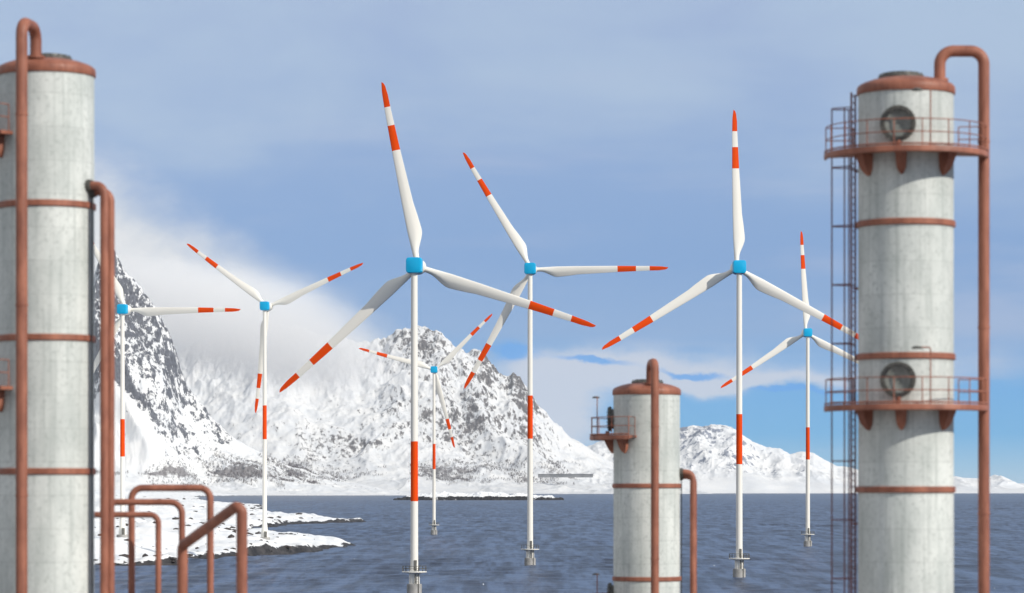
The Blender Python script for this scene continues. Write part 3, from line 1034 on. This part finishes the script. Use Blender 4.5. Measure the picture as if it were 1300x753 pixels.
        tube(bm, [pol(R + 12 * U, mid - 1, zt), pol(R + 12 * U, mid - 1, zc - 22 * U)], 3 * U, 12)
        obj('support', bm, M_red, mh)
        # lamp post by the manhole
        bm = bmesh.new()
        pr = 95 * U
        pa = mid - 27
        tube(bm, bend([pol(pr, pa, zt), pol(pr, pa, zt + 70 * U), pol(pr - 2 * U, pa + 9, zt + 70 * U)], 3 * U, 5), .9 * U, 8)
        lp = obj('lamp_post', bm, M_red, t)
        bm = bmesh.new()
        hd = pol(pr - 2 * U, pa + 10, zt + 69.5 * U)
        revolve(bm, [(r * U, hd.z + z * U) for r, z in [(.3, 2.2), (3, 2.0), (6, .8), (7.2, -.8), (6.6, -1.4), (.3, -1.6)]], 24, center=(hd.x, hd.y))
        bmesh.ops.recalc_face_normals(bm, faces=bm.faces[:])
        obj('lamp_head', bm, M_dark, lp)
    # caged ladder
    if ladder:
        la = 199
        dv = pol(1, la); tn = pol(1, la + 90)
        zt = Z(-4); 
        bm = bmesh.new()
        for s_ in (-1, 1):
            p = dv * 68 * U + tn * s_ * 11 * U
            tube(bm, [p, p + Vector((0, 0, zt))], 1.4 * U, 10)
        z = .3
        while z < zt - .1:
            tube(bm, [dv * 68 * U + tn * -11 * U + Vector((0, 0, z)), dv * 68 * U + tn * 11 * U + Vector((0, 0, z))], .8 * U, 6, caps=False)
            z += 8.6 * U
        z = Z(95)
        while z > 1:
            for s_ in (-1, 1):
                tube(bm, [dv * (R - .05) + tn * s_ * 11 * U + Vector((0, 0, z)), dv * 68 * U + tn * s_ * 11 * U + Vector((0, 0, z))], 1.0 * U, 6)
            z -= 150 * U
        ld = obj('ladder', bm, M_ladder, t)
        bm = bmesh.new()
        def hoop(th): return dv * (68 * U + 28 * U * math.sin(th)) + tn * 13 * U * math.cos(th)
        d = 15
        zl = zt
        while Z(d) > 2.4:
            zl = Z(d)
            tube(bm, [hoop(PI * i / 14) + Vector((0, 0, zl)) for i in range(15)], .8 * U, 6)
            d += 75
        for th in (PI * .1, PI * .5, PI * .9):
            p = hoop(th)
            tube(bm, [p + Vector((0, 0, zl)), p + Vector((0, 0, Z(15)))], .95 * U, 6)
        obj('safety_cage', bm, M_ladder, ld)
    return t

column(1150, 120, 133.3, 0, 'tall grey column at the right with two ringed platforms, round manholes and a caged ladder', 5, 186, 3, True)
column(59, 97, 133.3, 99.5, 'tall grey column at the left edge with twin brown pipes down its right side', 26, 186, 3)
column(821, 501, 190.5, 84, 'short distant grey column with a brown pipe up its front, over the sea', 26, 186, 2)

# ------------------------------------------------------------------ bent pipes at lower left
def pipe(pts, D, rpx, brad, label, extra=None):
    k = D / F
    bm = bmesh.new()
    P = [Vector(((x - CX) * k, D + dd, H0 + (EY - y) * k) if y is not None else ((x - CX) * k, D + dd, 1.2)) for x, y, dd in pts]
    org = Vector((P[0].x, P[0].y, 1.5))
    P = [p - org for p in P]
    tube(bm, bend(P, brad * k, 8), rpx * k, 20)
    o = obj('bent_pipe', bm, M_red)
    o.location = org
    tag(o, label, 'pipe', 'brown bent pipes at the lower left')
    return o
pipe([(167, None, 0), (167, 619.5, 0), (267, 619.5, 0), (267, None, 0)], 150, 4.3, 14, 'tallest brown pipe arch over the snow at lower left')
pipe([(134, None, 0), (134, 637.5, 0), (231, 637.5, 0), (231, None, 0)], 148, 4.1, 15, 'brown pipe at mid height that bends down inside the tall arch')
pipe([(88, None, 0), (88, 653.5, 0), (201, 653.5, 0), (201, None, 0)], 146, 3.8, 11, 'lowest thin brown pipe, bending down left of the arch')
pipe([(212, None, 6), (212, 696, 6), (300, 643, 0), (307, 648, 0), (307, None, 0)], 128, 7.0, 10, 'thick brown pipe slanting up and then bending down at the right end of the pipes')

# ------------------------------------------------------------------ world, sun, haze
SUN_AZ, SUN_EL = 36.0, 32.0      # degrees from +x (right) towards the viewer; elevation
sd = Vector((math.cos(math.radians(SUN_EL)) * math.cos(math.radians(SUN_AZ)), -math.cos(math.radians(SUN_EL)) * math.sin(math.radians(SUN_AZ)), math.sin(math.radians(SUN_EL))))
L = bpy.data.lights.new('sun', 'SUN'); L.energy = 4.2; L.angle = math.radians(.53); L.color = (1, .945, .85)
so = bpy.data.objects.new('sun', L); C.objects.link(so)
so.rotation_euler = (-sd).to_track_quat('-Z', 'Y').to_euler()
so.location = (0, 0, 200)

w = bpy.data.worlds.new('World'); scene.world = w; w.use_nodes = True
N = NT(w.node_tree)
for n in list(N.n): N.n.remove(n)
out = N.new('ShaderNodeOutputWorld')
sky = N.new('ShaderNodeTexSky', sky_type='NISHITA')
sky.sun_disc = False
sky.sun_elevation = math.radians(SUN_EL)
sky.sun_rotation = math.atan2(sd.x, sd.y)
sky.air_density = 1.0; sky.dust_density = .6
bg1 = N.new('ShaderNodeBackground'); N.l.new(sky.outputs[0], bg1.inputs[0]); bg1.inputs[1].default_value = .10
g = N.new('ShaderNodeTexCoord').outputs['Generated']
sp = N.new('ShaderNodeSeparateXYZ'); N.put(sp.inputs[0], g)
az = N.m('ARCTAN2', sp.outputs[0], sp.outputs[1])           # 0 straight ahead
el = N.m('ARCSINE', sp.outputs[2])
AZ = lambda px: math.atan((px - CX) / F)
EL = lambda y, px=650: math.atan((EY - y) / F)
def gauss(px, y, sx, sy, rot=0.0, warp=0.0):
    dx = N.m('SUBTRACT', azw if warp else az, AZ(px)); dy = N.m('SUBTRACT', elw if warp else el, EL(y))
    c, s = math.cos(rot), math.sin(rot)
    u = N.m('DIVIDE', N.m('ADD', N.m('MULTIPLY', dx, c), N.m('MULTIPLY', dy, s)), sx / F)
    v = N.m('DIVIDE', N.m('SUBTRACT', N.m('MULTIPLY', dy, c), N.m('MULTIPLY', dx, s)), sy / F)
    r2 = N.m('ADD', N.m('MULTIPLY', u, u), N.m('MULTIPLY', v, v))
    return N.m('EXPONENT', N.m('MULTIPLY', r2, -1.0))
vec = N.xyz(N.m('MULTIPLY', az, 10.0), N.m('MULTIPLY', el, 22.0), 0)
vecs = N.xyz(N.m('MULTIPLY', az, 9.0), N.m('MULTIPLY', el, 60.0), 0)
veci = N.xyz(N.m('MULTIPLY', az, 20.0), N.m('MULTIPLY', el, 30.0), 0)
n_big = N.noise(vec, 1.0, 6, .5, dist=.3)
n_str = N.noise(vecs, 1.0, 7, .55, dist=.2)
n_puf = N.noise(veci, 1.6, 8, .58, dist=.2)
n_w1 = N.m('SUBTRACT', N.noise(veci, 1.0, 6, .6), .5)
n_w2 = N.m('SUBTRACT', N.noise(N.mapping(veci, loc=(7, 3, 1)), 1.0, 6, .6), .5)
azw = N.m('ADD', az, N.m('MULTIPLY', n_w1, .035))
elw = N.m('ADD', el, N.m('MULTIPLY', n_w2, .020))
def add(*a):
    r = a[0]
    for x in a[1:]: r = N.m('ADD', r, x)
    return r
mul = lambda a, b: N.m('MULTIPLY', a, b)
# clear sky behind the clouds
cr = N.new('ShaderNodeValToRGB')
N.put(cr.inputs[0], N.step(el, EL(623), EL(-400), 0, 1)); 
n = N.new('ShaderNodeMapRange'); N.put(n.inputs[0], el); n.inputs[1].default_value = EL(623); n.inputs[2].default_value = EL(0)
N.l.new(n.outputs[0], cr.inputs[0])
E = cr.color_ramp.elements
def stop(i, y, col):
    p_ = (623 - y) / 623
    e = E[i] if i < 2 else E.new(p_)
    e.position = p_; e.color = srgb(*col)
stop(0, 623, (166, 194, 212)); stop(1, 0, (150, 170, 204))
stop(2, 590, (138, 184, 214)); stop(3, 550, (96, 168, 216)); stop(4, 490, (88, 162, 218)); stop(5, 420, (121, 160, 205)); stop(6, 330, (117, 155, 202))
skyc = cr.outputs[0]
# high grey-blue veil
veil = N.step(add(mul(n_big, 1.5), mul(n_str, .45), mul(gauss(560, 330, 420, 110), -.22), N.step(el, EL(440), EL(60), -.10, .34), mul(gauss(1200, 120, 250, 260), .05)), .92, 1.62)
skyc = N.mix(veil, skyc, srgb(162, 183, 209))
veil2 = N.step(add(n_str, mul(gauss(1150, 400, 300, 110), .2), mul(gauss(620, 240, 200, 60), .2)), .55, .85, 0, .55)
skyc = N.mix(veil2, skyc, srgb(160, 177, 207))
# pale cloud masses
k1 = add(mul(gauss(800, 470, 150, 30, 0, 1), .95), mul(gauss(690, 530, 70, 60, 0, 1), 1.1), mul(gauss(960, 485, 160, 11, 0, 1), .6), mul(gauss(1160, 470, 200, 22, 0, 1), .35))
m1 = N.step(add(k1, mul(n_puf, .55), mul(n_str, .35)), .55, 1.25)
skyc = N.mix(mul(m1, .85), skyc, srgb(198, 204, 216))
# cloud bank behind the left mountain
lin = N.m('SUBTRACT', N.m('MULTIPLY_ADD', azw, -.62, EL(352) + .62 * AZ(330)), elw)      # > 0 under the bank's upper edge
m2 = N.step(add(lin, mul(N.m('SUBTRACT', n_puf, .5), .020)), -.014, .016)
m2 = mul(m2, N.step(az, AZ(700), AZ(500)))
skyc = N.mix(m2, skyc, N.mix(N.step(n_puf, .35, .7), srgb(205, 210, 216), srgb(224, 225, 226)))
# small bright blue gaps
gp = add(gauss(756, 459, 42, 6, -.10, 1), gauss(655, 446, 34, 13, 0, 1), gauss(872, 472, 40, 5, -.08, 1), gauss(1000, 500, 60, 5, -.03, 1))
skyc = N.mix(N.step(gp, .12, .8, 0, .9), skyc, srgb(72, 154, 224))
wisp = N.step(n_str, .55, .8, 0, .35)
skyc = N.mix(mul(wisp, N.step(el, EL(450), EL(520))), skyc, srgb(185, 205, 225))
bg2 = N.new('ShaderNodeBackground'); N.put(bg2.inputs[0], skyc); bg2.inputs[1].default_value = 1.13
skyc = N.mix(N.step(el, math.radians(12), math.radians(35), 0, .7), skyc, (.62, .64, .67, 1))
N.put(bg2.inputs[0], skyc)
fac = N.step(el, math.radians(14), math.radians(50), 1.0, .55)
ms = N.new('ShaderNodeMixShader'); N.put(ms.inputs[0], fac)
N.l.new(bg1.outputs[0], ms.inputs[1]); N.l.new(bg2.outputs[0], ms.inputs[2])
N.l.new(ms.outputs[0], out.inputs[0])

HAZE = 1.0e-5
if HAZE:
    bm = bmesh.new()
    box(bm, (0, 14000, 790), (24000, 34000, 1800))
    m = bpy.data.materials.new('haze_air'); m.use_nodes = True
    N2 = NT(m.node_tree)
    for n in list(N2.n): N2.n.remove(n)
    o_ = N2.new('ShaderNodeOutputMaterial')
    v = N2.new('ShaderNodeVolumePrincipled')
    v.inputs['Color'].default_value = (.93, .96, 1.0, 1)
    v.inputs['Density'].default_value = HAZE
    v.inputs['Anisotropy'].default_value = .2
    N2.l.new(v.outputs[0], o_.inputs['Volume'])
    h = obj('haze', bm, m, smooth=False)
    h['kind'] = 'stuff'; h['label'] = 'thin pale sea haze'

# cloud bank hanging between the left mountain and the broad one
def cloud(px, py, Y, sx, sy, sz, dens, seed, tilt=0.0):
    bm = bmesh.new()
    bmesh.ops.create_icosphere(bm, subdivisions=3, radius=1.0)
    o = obj('cloud_bank', bm, None, None)
    k = Y / F
    p = at(px, py, Y)
    o.location = p; o.scale = (sx * k, sy, sz * k); o.rotation_euler = (0, tilt, 0)
    m = bpy.data.materials.new('cloud_vapour'); m.use_nodes = True
    n2 = NT(m.node_tree)
    for n in list(n2.n): n2.n.remove(n)
    oo = n2.new('ShaderNodeOutputMaterial'); v = n2.new('ShaderNodeVolumePrincipled')
    tc = n2.new('ShaderNodeTexCoord').outputs['Object']
    ln = n2.new('ShaderNodeVectorMath', operation='LENGTH'); n2.put(ln.inputs[0], tc)
    fall = n2.step(ln.outputs['Value'], .25, 1.0, 1.0, 0.0)
    nz = n2.noise(n2.mapping(tc, loc=(seed, seed, 0)), 2.2, 5, .6)
    d = n2.m('MULTIPLY', n2.step(n2.m('ADD', n2.m('MULTIPLY', nz, .9), n2.m('MULTIPLY', fall, .6)), .55, 1.05), fall)
    n2.put(v.inputs['Density'], n2.m('MULTIPLY', d, dens))
    v.inputs['Color'].default_value = (1, .995, .985, 1)
    v.inputs['Anisotropy'].default_value = -.15
    n2.l.new(v.outputs[0], oo.inputs['Volume'])
    o.data.materials.clear(); o.data.materials.append(m)
    o['kind'] = 'stuff'; o['label'] = 'soft white cloud bank over the left part of the mountain'
cloud(300, 412, 20300, 320, 1250, 120, .0026, 3.0, .22)

# ------------------------------------------------------------------ camera
cam = bpy.data.cameras.new('camera')
co = bpy.data.objects.new('camera', cam); C.objects.link(co)
co.location = (0, 0, H0)
co.rotation_euler = (math.radians(90), 0, 0)
cam.sensor_width = 36.0
cam.lens = 36.0 * F / 1300
cam.shift_y = (EY - 376.5) / 1300
cam.clip_start = 1.0
cam.clip_end = 400000.0
cam.dof.use_dof = True
cam.dof.focus_distance = 1000.0
cam.dof.aperture_fstop = .72
scene.camera = co

scene.view_settings.view_transform = 'Standard'
scene.view_settings.look = 'None'
scene.view_settings.exposure = 0.0
scene.view_settings.gamma = 1.0
scene.view_settings.use_curve_mapping = False
cy = scene.cycles
cy.use_denoising = True
cy.max_bounces = 9; cy.diffuse_bounces = 3; cy.glossy_bounces = 3; cy.volume_bounces = 7; cy.transmission_bounces = 2
